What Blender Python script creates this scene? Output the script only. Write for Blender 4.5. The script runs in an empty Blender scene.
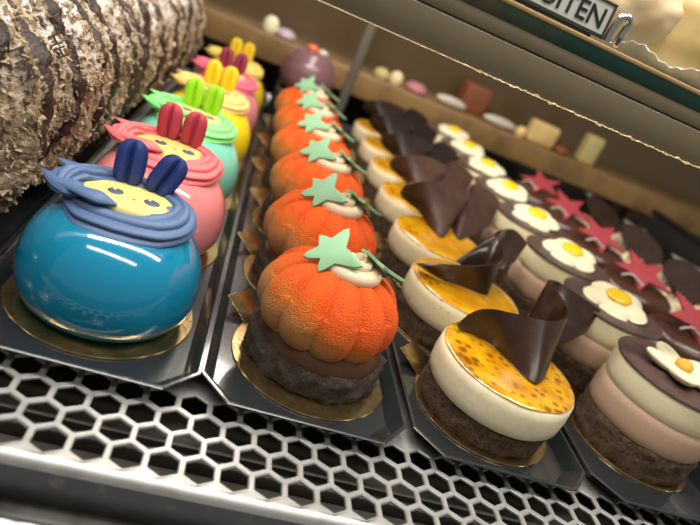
import bpy, bmesh, math, random
from mathutils import Vector, Matrix, Euler, noise
random.seed(7)
PI = math.pi
S = 0.01                      # all lengths below are in centimetres
C = bpy.context.scene.collection
sc = bpy.context.scene

# ---------------------------------------------------------------- camera
ROT = [[0.920, -0.096, 0.381], [0.301, -0.451, -0.840], [0.253, 0.887, -0.386]]   # right, down, forward rows
r0 = Vector(ROT[0]).normalized()
f0 = (Vector(ROT[2]) - r0 * r0.dot(Vector(ROT[2]))).normalized()
d0 = f0.cross(r0)
FPX, CAMZ = 597.2, 18.0
cam = bpy.data.cameras.new('camera')
camo = bpy.data.objects.new('camera', cam); C.objects.link(camo)
camo.matrix_world = Matrix(((r0.x, -d0.x, -f0.x, 0), (r0.y, -d0.y, -f0.y, 0), (r0.z, -d0.z, -f0.z, CAMZ * S), (0, 0, 0, 1)))
cam.sensor_width = 36; cam.lens = 36 * FPX / 700
cam.clip_start = 0.005; cam.clip_end = 20
cam.dof.use_dof = True; cam.dof.focus_distance = 0.30; cam.dof.aperture_fstop = 7.5
sc.camera = camo

def ray(x, y):
    return r0 * ((x - 350) / FPX) + d0 * ((y - 262.5) / FPX) + f0
def at_z(x, y, z):
    d = ray(x, y); return Vector((0, 0, CAMZ)) + d * ((z - CAMZ) / d.z)
def at_y(x, y, Y):
    d = ray(x, y); return Vector((0, 0, CAMZ)) + d * (Y / d.y)

# ---------------------------------------------------------------- materials
def lin(h):
    h = h.lstrip('#'); v = [int(h[i:i+2], 16) / 255 for i in (0, 2, 4)]
    return tuple([(c / 12.92 if c <= .04045 else ((c + .055) / 1.055) ** 2.4) for c in v] + [1])
def mat(name, col, rough=.5, metal=0, coat=0, sss=0, bump=None, mix=None, trans=0, spec=None, ior=None, sheen=0):
    """mix=(hex, noise scale per metre, lo, hi); bump=(scale per metre, strength, distance in m)"""
    m = bpy.data.materials.new(name); m.use_nodes = True
    n = m.node_tree.nodes; l = m.node_tree.links
    b = n['Principled BSDF']
    b.inputs['Base Color'].default_value = lin(col)
    b.inputs['Roughness'].default_value = rough
    b.inputs['Metallic'].default_value = metal
    b.inputs['Coat Weight'].default_value = coat
    b.inputs['Coat Roughness'].default_value = .06
    b.inputs['Transmission Weight'].default_value = trans
    if spec is not None: b.inputs['Specular IOR Level'].default_value = spec
    if ior: b.inputs['IOR'].default_value = ior
    if sheen: b.inputs['Sheen Weight'].default_value = sheen
    if sss:
        b.inputs['Subsurface Weight'].default_value = sss
        b.inputs['Subsurface Radius'].default_value = (1, .6, .4); b.inputs['Subsurface Scale'].default_value = .004
    tc = n.new('ShaderNodeTexCoord')
    if mix:
        t = n.new('ShaderNodeTexNoise'); t.inputs['Scale'].default_value = mix[1]; t.inputs['Detail'].default_value = 4
        l.new(tc.outputs['Object'], t.inputs['Vector'])
        r = n.new('ShaderNodeMapRange'); r.inputs['From Min'].default_value = mix[2]; r.inputs['From Max'].default_value = mix[3]
        l.new(t.outputs['Fac'], r.inputs['Value'])
        x = n.new('ShaderNodeMix'); x.data_type = 'RGBA'
        x.inputs['A'].default_value = lin(col); x.inputs['B'].default_value = lin(mix[0])
        l.new(r.outputs['Result'], x.inputs['Factor']); l.new(x.outputs['Result'], b.inputs['Base Color'])
        m['mixnode'] = x.name
    if bump:
        t = n.new('ShaderNodeTexNoise'); t.inputs['Scale'].default_value = bump[0]; t.inputs['Detail'].default_value = 3
        l.new(tc.outputs['Object'], t.inputs['Vector'])
        bp = n.new('ShaderNodeBump'); bp.inputs['Strength'].default_value = bump[1]; bp.inputs['Distance'].default_value = bump[2]
        l.new(t.outputs['Fac'], bp.inputs['Height']); l.new(bp.outputs['Normal'], b.inputs['Normal'])
    return m

M = {}
M['steel'] = mat('brushed_steel', '#b8b9b7', .42, .65, bump=(900, .08, .0006), mix=('#a3a29d', 120, .45, .75))
M['steel_dark'] = mat('dull_steel', '#5b5a56', .42, .6, mix=('#3c3b37', 90, .4, .7))
M['pan'] = mat('grey_duct', '#46423b', .5, .2, mix=('#35312b', 60, .4, .7))
M['front_dark'] = mat('dark_front_panel', '#2b2a28', .35, .4, mix=('#4a453d', 130, .6, .75))
M['tray'] = mat('black_plastic', '#24272a', .2, 0, coat=.6, bump=(500, .05, .0005))
M['gold'] = mat('gold_card', '#bfa676', .2, .95, bump=(350, .12, .0008), mix=('#9c8459', 160, .45, .7))
M['goldtab'] = M['gold']
M['white_led'] = mat('white_ribbed_plastic', '#e6e9f2', .35)
M['sponge'] = mat('cocoa_sponge', '#5c4630', .85, bump=(1400, .9, .0012), mix=('#2c1e13', 500, .45, .68))
M['crumb'] = mat('dark_cocoa_crumb', '#3c312a', .9, bump=(1600, 1, .0014), mix=('#5a4a44', 700, .5, .72))
M['band'] = mat('milk_chocolate_band', '#5a3a26', .5, bump=(500, .2, .0006))
M['ivory'] = mat('ivory_cream', '#efe3bd', .42, sss=.25, bump=(700, .12, .0006), mix=('#f5edd2', 200, .4, .7))
M['ivory_speck'] = mat('flecked_ivory_cream', '#ecdfb8', .45, sss=.2, bump=(700, .15, .0006), mix=('#a87444', 420, .64, .72))
M['cocoa_mousse'] = mat('cocoa_mousse', '#c0a189', .6, sss=.1, bump=(800, .2, .0006))
M['vanilla_mousse'] = mat('vanilla_mousse', '#eee3bc', .55, sss=.15, bump=(800, .15, .0006))
M['choc'] = mat('dark_chocolate', '#2e1e17', .26, bump=(250, .1, .0006), mix=('#3a281f', 80, .4, .7))
M['choc_bloom'] = mat('matt_dark_chocolate', '#4b3733', .42, bump=(300, .1, .0005), mix=('#5a4642', 120, .4, .7))
M['choc_milk'] = mat('brown_chocolate_sheet', '#3f2a23', .5, spec=.3, bump=(250, .1, .0006), mix=('#4a342b', 80, .4, .7))
M['choc_black'] = mat('near_black_chocolate', '#231713', .5, spec=.3)
M['white_choc'] = mat('white_chocolate', '#e4deba', .42, sss=.15)
M['yolk'] = mat('yellow_fondant', '#f5c404', .3, coat=.4)
M['gold_grain'] = mat('golden_grain', '#d9a93a', .4, bump=(1500, .8, .001))
M['cream'] = mat('beige_buttercream', '#d8c4a4', .5, sss=.2, bump=(500, .1, .0005))
M['leaf'] = mat('green_fondant', '#7fae84', .5, bump=(600, .12, .0005))
M['brown_glaze'] = mat('brown_glaze', '#452619', .3, coat=.25)
M['red_speck'] = mat('speckled_red_chocolate', '#a33c44', .55, bump=(900, .3, .0006), mix=('#842a32', 900, .5, .6))
M['white_strip'] = mat('white_chocolate_strip', '#bdb6aa', .3)
M['toast'] = mat('toasted_meringue', '#cfc2a4', .5, sss=.1, mix=('#a8702c', 170, .45, .62))
M['grey_leaf'] = mat('grey_chocolate_sheet', '#7d7c72', .5)
M['mauve'] = mat('mauve_glaze', '#745256', .3, coat=.4)
M['wood'] = mat('tan_rail', '#8a6c42', .45, mix=('#6e5433', 30, .4, .7))
M['backwall'] = mat('smoked_back_panel', '#57462f', .2, 0, spec=.8)
M['post'] = mat('grey_metal_post', '#7d776c', .4, .5)
M['profile'] = mat('bronze_profile', '#71664f', .4, .0, mix=('#675c4a', 14, .35, .7), bump=(120, .03, .0006))
M['seam'] = mat('dark_seal', '#1e1813', .5)
M['tape'] = mat('worn_tape_edge', '#e0c79c', .3, .2, bump=(700, .6, .001))
M['tan_edge'] = mat('tan_edge_strip', '#a98a5c', .4)
M['chrome'] = mat('chrome', '#d8d8d8', .08, 1)
M['tag_white'] = mat('white_sign_face', '#b4b5aa', .4)
M['tag_black'] = mat('black_lettering', '#16181b', .4)
M['tag_frame'] = mat('dark_frame', '#2b2a29', .4)
M['custard'] = mat('pale_yellow_custard', '#dcc083', .35, sss=.2, mix=('#c9a765', 50, .4, .7))
M['custard_pink'] = mat('pale_cream_icing', '#e0c9a2', .4, sss=.2)
M['black_frame'] = mat('black_metal_frame', '#17171a', .35)
M['yellow_pale'] = mat('pale_yellow_icing', '#b8aa70', .6)
M['pinkice'] = mat('pink_icing', '#b0707a', .6)
M['orangecake'] = mat('orange_brown_cake', '#7a4526', .6, bump=(400, .4, .002))

def thin_glass(name, col, alpha=.35, rough=.03):
    m = bpy.data.materials.new(name); m.use_nodes = True
    n = m.node_tree.nodes; l = m.node_tree.links; b = n['Principled BSDF']
    b.inputs['Base Color'].default_value = lin(col); b.inputs['Roughness'].default_value = rough
    b.inputs['Alpha'].default_value = alpha
    return m
M['shelfglass'] = mat('green_shelf_glass', '#11332a', .12, mix=('#3d3a28', 22, .5, .64))
M['paneglass'] = thin_glass('clear_shelf_glass', '#8fb0a0', .10, .03)
M['dishglass'] = thin_glass('clear_pressed_glass', '#c8ccc4', .45, .05)

def pumpkin_mat():
    m = mat('orange_velvet_spray', '#e0520a', .85, bump=(1300, 1, .0013))
    n = m.node_tree.nodes; l = m.node_tree.links; b = n['Principled BSDF']
    tc = n.new('ShaderNodeTexCoord'); sx = n.new('ShaderNodeSeparateXYZ'); l.new(tc.outputs['Object'], sx.inputs[0])
    t = n.new('ShaderNodeTexNoise'); t.inputs['Scale'].default_value = 90; t.inputs['Detail'].default_value = 8; t.inputs['Roughness'].default_value = .75
    l.new(tc.outputs['Object'], t.inputs['Vector'])
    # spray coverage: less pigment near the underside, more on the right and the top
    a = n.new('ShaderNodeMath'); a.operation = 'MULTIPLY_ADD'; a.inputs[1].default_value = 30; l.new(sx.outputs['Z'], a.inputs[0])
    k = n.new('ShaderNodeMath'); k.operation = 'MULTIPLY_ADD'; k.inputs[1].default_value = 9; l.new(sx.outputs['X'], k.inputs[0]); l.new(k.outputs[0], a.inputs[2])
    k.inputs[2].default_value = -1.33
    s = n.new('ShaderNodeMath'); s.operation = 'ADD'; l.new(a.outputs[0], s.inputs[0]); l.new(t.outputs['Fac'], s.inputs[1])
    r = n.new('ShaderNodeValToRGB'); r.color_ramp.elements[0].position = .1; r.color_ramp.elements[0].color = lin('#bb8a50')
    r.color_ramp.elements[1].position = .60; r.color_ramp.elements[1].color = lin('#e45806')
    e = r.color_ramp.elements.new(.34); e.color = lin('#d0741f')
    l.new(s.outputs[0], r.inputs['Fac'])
    t2 = n.new('ShaderNodeTexNoise'); t2.inputs['Scale'].default_value = 1100; t2.inputs['Detail'].default_value = 2; l.new(tc.outputs['Object'], t2.inputs['Vector'])
    mr = n.new('ShaderNodeMapRange'); mr.inputs['From Min'].default_value = .48; mr.inputs['From Max'].default_value = .7; l.new(t2.outputs['Fac'], mr.inputs['Value'])
    mr.inputs['To Max'].default_value = .55
    x = n.new('ShaderNodeMix'); x.data_type = 'RGBA'; x.inputs['B'].default_value = lin('#c83c02')
    l.new(r.outputs['Color'], x.inputs['A']); l.new(mr.outputs['Result'], x.inputs['Factor'])
    l.new(x.outputs['Result'], b.inputs['Base Color'])
    return m
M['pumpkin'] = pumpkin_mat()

def passion_mat(name, seeds=True, seam=False):
    m = mat(name, '#e8a50c', .07, coat=1, bump=(260, .5, .0012))
    n = m.node_tree.nodes; l = m.node_tree.links; b = n['Principled BSDF']
    tc = n.new('ShaderNodeTexCoord')
    t = n.new('ShaderNodeTexNoise'); t.inputs['Scale'].default_value = 55; t.inputs['Detail'].default_value = 3; l.new(tc.outputs['Object'], t.inputs['Vector'])
    r = n.new('ShaderNodeValToRGB'); r.color_ramp.elements[0].position = .35; r.color_ramp.elements[0].color = lin('#dba816')
    r.color_ramp.elements[1].position = .66; r.color_ramp.elements[1].color = lin('#b87808' if seeds else '#d08608')
    l.new(t.outputs['Fac'], r.inputs['Fac'])
    v = n.new('ShaderNodeTexVoronoi'); v.inputs['Scale'].default_value = 175; l.new(tc.outputs['Object'], v.inputs['Vector'])
    mr = n.new('ShaderNodeMapRange'); mr.inputs['From Min'].default_value = .42 if seeds else .1; mr.inputs['From Max'].default_value = .12 if seeds else .05
    mr.inputs['To Max'].default_value = .85
    wv = n.new('ShaderNodeTexNoise'); wv.inputs['Scale'].default_value = 30; l.new(tc.outputs['Object'], wv.inputs['Vector'])
    ad = n.new('ShaderNodeMath'); ad.operation = 'MULTIPLY_ADD'; ad.inputs[1].default_value = -1.1; ad.use_clamp = False
    l.new(wv.outputs['Fac'], ad.inputs[0]); l.new(v.outputs['Distance'], ad.inputs[2])
    a2 = n.new('ShaderNodeMath'); a2.operation = 'ADD'; a2.inputs[1].default_value = .47; l.new(ad.outputs[0], a2.inputs[0])
    l.new(a2.outputs[0], mr.inputs['Value'])
    x = n.new('ShaderNodeMix'); x.data_type = 'RGBA'; x.inputs['B'].default_value = lin('#7a4205')
    l.new(r.outputs['Color'], x.inputs['A']); l.new(mr.outputs['Result'], x.inputs['Factor'])
    l.new(x.outputs['Result'], b.inputs['Base Color'])
    return m
M['passion'] = passion_mat('passion_fruit_glaze')
M['passion2'] = passion_mat('yellow_fruit_glaze', False)

def roll_mat():
    m = mat('coconut_crumb_coating', '#c5a981', .85, bump=(500, 1, .003))
    n = m.node_tree.nodes; l = m.node_tree.links; b = n['Principled BSDF']
    tc = n.new('ShaderNodeTexCoord')
    t = n.new('ShaderNodeTexNoise'); t.inputs['Scale'].default_value = 130; t.inputs['Detail'].default_value = 6; t.inputs['Roughness'].default_value = .7
    l.new(tc.outputs['Object'], t.inputs['Vector'])
    r = n.new('ShaderNodeValToRGB'); r.color_ramp.elements[0].position = .3; r.color_ramp.elements[0].color = lin('#5a4634')
    r.color_ramp.elements[1].position = .62; r.color_ramp.elements[1].color = lin('#bfa98a')
    e = r.color_ramp.elements.new(.45); e.color = lin('#957b60')
    l.new(t.outputs['Fac'], r.inputs['Fac'])
    # icing sugar settled on the crown of the roll
    sx = n.new('ShaderNodeSeparateXYZ'); l.new(tc.outputs['Object'], sx.inputs[0])
    t2 = n.new('ShaderNodeTexNoise'); t2.inputs['Scale'].default_value = 160; t2.inputs['Detail'].default_value = 7; t2.inputs['Roughness'].default_value = .8
    l.new(tc.outputs['Object'], t2.inputs['Vector'])
    a = n.new('ShaderNodeMath'); a.operation = 'MULTIPLY_ADD'; a.inputs[1].default_value = 16; l.new(sx.outputs['Z'], a.inputs[0]); l.new(t2.outputs['Fac'], a.inputs[2])
    mr = n.new('ShaderNodeMapRange'); mr.inputs['From Min'].default_value = 1.8; mr.inputs['From Max'].default_value = 2.2; mr.inputs['To Max'].default_value = .8
    l.new(a.outputs[0], mr.inputs['Value'])
    x = n.new('ShaderNodeMix'); x.data_type = 'RGBA'; x.inputs['B'].default_value = lin('#e9e6e2')
    l.new(r.outputs['Color'], x.inputs['A']); l.new(mr.outputs['Result'], x.inputs['Factor'])
    l.new(x.outputs['Result'], b.inputs['Base Color'])
    return m
M['roll'] = roll_mat()
M['roll_choc'] = mat('drizzled_chocolate', '#2f1d14', .5, bump=(500, .7, .0015), mix=('#6d5a4e', 350, .62, .75))
M['flake_a'] = mat('pale_crunch_flake', '#b3a085', .85)
M['flake_b'] = mat('brown_crunch_flake', '#7c6248', .85)
M['ink'] = mat('dark_stamp_ink', '#241812', .6)

# ---------------------------------------------------------------- mesh helpers
def obj(name, vf, m, parent=None, loc=(0, 0, 0), rot=None, smooth=True, scale=1):
    v, f = vf
    me = bpy.data.meshes.new(name)
    me.from_pydata([(p[0] * S * scale, p[1] * S * scale, p[2] * S * scale) for p in v], [], f)
    bm = bmesh.new(); bm.from_mesh(me)
    bmesh.ops.recalc_face_normals(bm, faces=bm.faces)
    bm.to_mesh(me); bm.free()
    me.validate()
    if smooth:
        me.polygons.foreach_set('use_smooth', [True] * len(me.polygons))
        try: me.set_sharp_from_angle(angle=math.radians(48 if smooth is True else smooth))
        except Exception: pass
    me.materials.append(m); me.update()
    o = bpy.data.objects.new(name, me); C.objects.link(o)
    o.location = Vector(loc) * S
    if rot: o.rotation_euler = rot
    if parent: o.parent = parent
    return o
def thing(name, label, cat, loc, rz=0, group=None):
    o = bpy.data.objects.new(name, None); C.objects.link(o)
    o.empty_display_size = .01
    o.location = Vector(loc) * S; o.rotation_euler = (0, 0, rz)
    return tag(o, label, cat, group)
def tag(o, label, cat, group=None):
    o['label'] = label; o['category'] = cat
    if group: o['group'] = group
    return o
def struct(o): o['kind'] = 'structure'; return o
def dup(root, loc, rz, label, group=None):
    r = root.copy(); C.objects.link(r); r.location = Vector(loc) * S; r.rotation_euler = (0, 0, rz)
    r['label'] = label
    if group: r['group'] = group
    for ch in list(root.children):
        c = ch.copy(); C.objects.link(c); c.parent = r
        for g in ch.children:
            d = g.copy(); C.objects.link(d); d.parent = c
    return r

def join(*parts):
    V, F = [], []
    for v, f in parts:
        o = len(V); V += [tuple(p) for p in v]; F += [tuple(i + o for i in q) for q in f]
    return V, F
def xf(vf, mtx):
    return [tuple(mtx @ Vector(p)) for p in vf[0]], vf[1]
def box(x0, x1, y0, y1, z0, z1, b=0):
    bm = bmesh.new(); bmesh.ops.create_cube(bm, size=1)
    for v in bm.verts: v.co = Vector(((x0+x1)/2 + v.co.x*(x1-x0), (y0+y1)/2 + v.co.y*(y1-y0), (z0+z1)/2 + v.co.z*(z1-z0)))
    if b: bmesh.ops.bevel(bm, geom=list(bm.edges), offset=b, segments=3, affect='EDGES', profile=.5)
    return frombm(bm)
def frombm(bm):
    bm.verts.index_update()
    r = [tuple(v.co) for v in bm.verts], [tuple(v.index for v in f.verts) for f in bm.faces]
    bm.free(); return r
def lathe(prof, n=64, dr=None):
    """prof: (r, z) from bottom centre to top centre; end radii of 0 close the form"""
    V, F, rings = [], [], []
    for (r, z) in prof:
        if r <= 1e-6:
            rings.append([len(V)]); p = (0, 0, z)
            if dr: q = dr(0, 0, z); p = (0, 0, q[1])
            V.append(p)
        else:
            ring = []
            for k in range(n):
                a = 2 * PI * k / n; R, Z = (r, z) if not dr else dr(a, r, z)
                ring.append(len(V)); V.append((R * math.cos(a), R * math.sin(a), Z))
            rings.append(ring)
    for A, B in zip(rings, rings[1:]):
        if len(A) == 1 and len(B) == 1: continue
        for k in range(n):
            j = (k + 1) % n
            if len(A) == 1: F.append((A[0], B[k], B[j]))
            elif len(B) == 1: F.append((A[k], A[j], B[0]))
            else: F.append((A[k], A[j], B[j], B[k]))
    return V, F
def dense(prof, step):
    out = [prof[0]]
    for a, b in zip(prof, prof[1:]):
        d = math.hypot(b[0]-a[0], b[1]-a[1]); n = max(1, int(d / step))
        for k in range(1, n + 1): out.append((a[0] + (b[0]-a[0]) * k / n, a[1] + (b[1]-a[1]) * k / n))
    return out
def cr(pts, n):
    """Catmull-Rom through pts, n samples per span"""
    P = [Vector(p) for p in pts]; out = []
    P = [P[0] * 2 - P[1]] + P + [P[-1] * 2 - P[-2]]
    for i in range(1, len(P) - 2):
        for k in range(n):
            t = k / n; a, b, c, d = P[i-1], P[i], P[i+1], P[i+2]
            out.append(.5 * ((2*b) + (c-a)*t + (2*a-5*b+4*c-d)*t*t + (3*b-a-3*c+d)*t**3))
    out.append(P[-2]); return out
def tube(pts, rad, n=10, closed=False, flat=1.0, up=Vector((0, 0, 1))):
    """rad: number or list; flat scales the section along the 'up' side"""
    P = [Vector(p) for p in pts]; L = len(P); V, F = [], []
    for i, p in enumerate(P):
        t = (P[(i+1) % L] - P[i-1]) if closed else (P[min(i+1, L-1)] - P[max(i-1, 0)])
        t.normalize(); s = t.cross(up)
        if s.length < 1e-4: s = t.cross(Vector((1, 0, 0)))
        s.normalize(); u = s.cross(t)
        r = rad[i] if isinstance(rad, (list, tuple)) else rad
        for k in range(n):
            a = 2 * PI * k / n; V.append(tuple(p + s * (r * math.cos(a)) + u * (r * flat * math.sin(a))))
    for i in range(L if closed else L - 1):
        j = (i + 1) % L
        for k in range(n): F.append((i*n+k, i*n+(k+1) % n, j*n+(k+1) % n, j*n+k))
    if not closed:
        F.append(tuple(range(n))[::-1]); F.append(tuple(range((L-1)*n, L*n)))
    return V, F
def slab(grid, th):
    """closed sheet of thickness th around a grid of points grid[i][j]"""
    a, b = len(grid), len(grid[0]); V, F = [], []
    G = [[Vector(p) for p in row] for row in grid]; N = []
    for i in range(a):
        row = []
        for j in range(b):
            di = G[min(i+1, a-1)][j] - G[max(i-1, 0)][j]; dj = G[i][min(j+1, b-1)] - G[i][max(j-1, 0)]
            c = di.cross(dj)
            row.append(c.normalized() if c.length > 1e-9 else (row[-1] if row else Vector((0, 0, 1))))
        N.append(row)
    for s in (.5, -.5):
        for i in range(a):
            for j in range(b): V.append(tuple(G[i][j] + N[i][j] * th * s))
    o = a * b; I = lambda i, j, k=0: k * o + i * b + j
    for i in range(a - 1):
        for j in range(b - 1):
            F.append((I(i, j), I(i+1, j), I(i+1, j+1), I(i, j+1))); F.append((I(i, j, 1), I(i, j+1, 1), I(i+1, j+1, 1), I(i+1, j, 1)))
    for i in range(a - 1):
        F.append((I(i, 0), I(i, 0, 1), I(i+1, 0, 1), I(i+1, 0))); F.append((I(i, b-1), I(i+1, b-1), I(i+1, b-1, 1), I(i, b-1, 1)))
    for j in range(b - 1):
        F.append((I(0, j), I(0, j+1), I(0, j+1, 1), I(0, j, 1))); F.append((I(a-1, j), I(a-1, j, 1), I(a-1, j+1, 1), I(a-1, j+1)))
    return V, F
def ruled(T, B, n, m, th):
    t = cr(T, n); b = cr(B, n); L = min(len(t), len(b))
    return slab([[t[i].lerp(b[i], j / m) for j in range(m + 1)] for i in range(L)], th)
def prism(poly, z0, z1, bev=0):
    bm = bmesh.new(); vs = [bm.verts.new((x, y, z0)) for x, y in poly]
    f = bm.faces.new(vs); r = bmesh.ops.extrude_face_region(bm, geom=[f])
    for v in r['geom']:
        if isinstance(v, bmesh.types.BMVert): v.co.z = z1
    if bev:
        top = [e for e in bm.edges if all(abs(v.co.z - max(z0, z1)) < 1e-6 for v in e.verts)]
        bmesh.ops.bevel(bm, geom=top, offset=bev, segments=2, affect='EDGES', profile=.5)
    ng = [f for f in bm.faces if len(f.verts) > 4]
    bmesh.ops.triangulate(bm, faces=ng)
    return frombm(bm)
def ellipsoid(c, r, mtx=None, nu=24, nv=14, fn=None):
    V, F = lathe([(math.sin(PI*k/nv) if 0 < k < nv else 0, -math.cos(PI*k/nv)) for k in range(nv+1)], nu)
    out = []
    for p in V:
        q = Vector(p)
        if fn: q = fn(q)
        q = Vector((q.x*r[0], q.y*r[1], q.z*r[2]))
        if mtx: q = mtx @ q
        out.append(tuple(q + Vector(c)))
    return out, F
def fbm(x, y, z, s, o=3): return noise.fractal(Vector((x*s, y*s, z*s)), 1.0, 2.0, o)

# ---------------------------------------------------------------- shelf: hexagon grille, deck, front rail
P, R60 = 1.3986, 1.3986 / math.sqrt(3)
X0, YA, TH = -4.058, 19.922, .14
HR = R60 * .80
def hex_grille():
    V, F, idx = [], [], {}
    def vert(x, y, z):
        k = (round(x, 3), round(y, 3), round(z, 3))
        if k not in idx: idx[k] = len(V); V.append((x, y, z))
        return idx[k]
    rows = [(-2, 0), (-1, .5), (0, 0), (1, .5)]
    for r, off in rows:
        cy = YA + r * P * math.sqrt(3) / 2
        for c in range(-9, 52):
            cx = X0 + (c + off) * P
            o = [(cx + R60*math.sin(PI/3*k), cy + R60*math.cos(PI/3*k)) for k in range(6)]
            i = [(cx + HR*math.sin(PI/3*k), cy + HR*math.cos(PI/3*k)) for k in range(6)]
            i2 = [(cx + (HR+.05)*math.sin(PI/3*k), cy + (HR+.05)*math.cos(PI/3*k)) for k in range(6)]
            for k in range(6):
                j = (k+1) % 6
                F.append((vert(*o[k], 0), vert(*o[j], 0), vert(*i2[j], 0), vert(*i2[k], 0)))
                F.append((vert(*i2[k], 0), vert(*i2[j], 0), vert(*i[j], -.05), vert(*i[k], -.05)))
                F.append((vert(*i[k], -.05), vert(*i[j], -.05), vert(*i[j], -TH), vert(*i[k], -TH)))
                F.append((vert(*i[k], -TH), vert(*i[j], -TH), vert(*o[j], -TH), vert(*o[k], -TH)))
    yb = YA - 2 * P * math.sqrt(3) / 2; yt = YA + P * math.sqrt(3) / 2
    for c in range(-9, 52):
        for cx, cy, s, ye in ((X0 + c*P, yb, -1, 16.75), (X0 + (c+.5)*P, yt, 1, 88.0)):
            a = (cx - P/2, cy + s*R60/2); b = (cx, cy + s*R60); d = (cx + P/2, cy + s*R60/2)
            for p, q in ((a, b), (b, d)):
                F.append((vert(*p, 0), vert(*q, 0), vert(q[0], ye, 0), vert(p[0], ye, 0)))
            if s < 0:      # rounded front lip
                xs = (a[0], b[0], d[0])
                arc = [(16.75 - .4*math.sin(t*PI/12), -.4 + .4*math.cos(t*PI/12)) for t in range(7)] 
                for p, q in zip(xs, xs[1:]):
                    for (y0, z0), (y1, z1) in zip(arc, arc[1:]):
                        F.append((vert(p, y0, z0), vert(q, y0, z0), vert(q, y1, z1), vert(p, y1, z1)))
    return V, F
o = obj('ventilation_shelf', hex_grille(), M['steel'], smooth=40)
tag(o, 'steel display shelf with hexagonal vent holes along its rounded front edge', 'shelf')
duct = struct(obj('trim_1', join(box(-18, 70, 16.6, 24, -2.0, -1.8), box(-18, 70, 19.0, 19.35, -1.85, -1.1, .08), box(-18, 70, 19.9, 20.1, -1.85, -1.3, .05),
       box(-18, 70, 23.6, 24, -1.9, -.2)), M['pan']))
def ribbed():
    pts = []; V, F = [], []
    prof = [(15.9, -2.9), (15.9, -2.35), (15.2, -2.25), (14.2, -2.25), (14.2, -2.9)]
    n = 260
    for k in range(n + 1):
        x = -12 + 24 * k / n; w = .1 * abs(math.sin(k * PI / 10))
        for i, (y, z) in enumerate(prof): V.append((x, y + (w if i < 2 else 0), z + (.05 * abs(math.sin(k*PI/10)) if i in (1, 2, 3) else 0)))
    m = len(prof)
    for k in range(n):
        for i in range(m): F.append((k*m+i, (k+1)*m+i, (k+1)*m+(i+1) % m, k*m+(i+1) % m))
    F.append(tuple(range(m))); F.append(tuple(range(n*m, n*m+m)))
    return V, F
tag(obj('ribbed_strip', ribbed(), M['white_led'], smooth=30), 'white ribbed plastic strip in front of the steel shelf lip', 'strip')
struct(obj('trim_2', box(-18, 70, 16.38, 16.6, -2.6, -.35), M['front_dark']))
struct(obj('trim_3', box(-18, 70, 15.7, 16.42, -4, -2.1, .06), M['steel_dark']))
struct(obj('floor', box(-60, 110, -25, 140, -6.4, -6), M['pan']))

# ---------------------------------------------------------------- black trays
def tray(cx, w=10.25, fw=7.5, yf=20.65, yc=22.25, yb=87.4, z1=.92):
    def ring(ins, z, yin):
        hw, hf = w/2 - ins, fw/2 - ins * .45
        return [(-hf, yf+yin, z), (hf, yf+yin, z), (hw, yc+yin*.55, z), (hw, yb-ins, z), (-hw, yb-ins, z), (-hw, yc+yin*.55, z)]
    rs = [ring(.62, .05, 1.05), ring(.02, z1-.08, .04), ring(-.06, z1-.04, -.05), ring(-.02, z1, 0), ring(.1, z1, .12), ring(.68, .17, 1.12)]
    V = [p for r in rs for p in r]; F = []
    for a in range(len(rs)-1):
        for k in range(6): F.append((a*6+k, a*6+(k+1) % 6, (a+1)*6+(k+1) % 6, (a+1)*6+k))
    F.append(tuple(range(6))[::-1]); n = (len(rs)-1)*6; F.append(tuple(range(n, n+6)))
    return V, F
TX = [-3.05, 7.25, 18.0, 28.75, 39.5, 50.25]
tl = ['black cake tray holding the bunny-eared dome cakes', 'black cake tray holding the orange pumpkin cakes',
      'black cake tray holding the yellow glazed cakes with chocolate curls', 'black cake tray holding the layered cakes with white flowers',
      'black cake tray holding the brown cakes with red stars', 'black cake tray under the toasted meringue cakes']
for cx, t, sl in zip(TX, tl, (.018, .017, .015, .013, .012, .011)):
    o = obj('cake_tray', tray(cx), M['tray'], loc=(cx - sl*22, 0, .0), rot=(0, 0, -sl), smooth=20); tag(o, t, 'tray', 'black cake trays')
o = obj('cake_tray', tray(0, w=19, fw=17), M['tray'], loc=(-17.9, 0, 0), smooth=20)
tag(o, 'wide black tray under the chocolate-striped cake roll', 'tray', 'black cake trays')

# ---------------------------------------------------------------- cake boards
def board(parent, rz=2.25, r=4.45, x=0, y=0):
    z0 = .17
    disc = lathe([(0, z0), (r, z0), (r+.03, z0+.05), (r, z0+.1), (0, z0+.1)], 72)
    b = obj('cake_board', disc, M['gold'], parent, loc=(x, y, 0))
    m = Matrix.Rotation(rz, 4, 'Z') @ Matrix.Translation((r - .2, 0, z0 + .04)) @ Matrix.Rotation(-.44, 4, 'Y')
    obj('pull_tab', xf(box(0, 1.9, -.95, .95, 0, .08, .02), m), M['gold'], b)
    return b
def sponge(r, z0, z1, seed, amp=.16, n=110):
    prof = dense([(0, z0), (r*.97, z0), (r, z0+.25), (r*1.0, z1-.25), (r*.95, z1), (0, z1)], .22)
    def dr(a, rr, z):
        k = fbm(rr*math.cos(a)+seed*9, rr*math.sin(a), z, 1.7, 4)
        return (rr + (amp * k if rr > r*.6 else 0), z + (amp*.7*k if z > z0+.1 else 0))
    return lathe(prof, n, dr)

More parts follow.
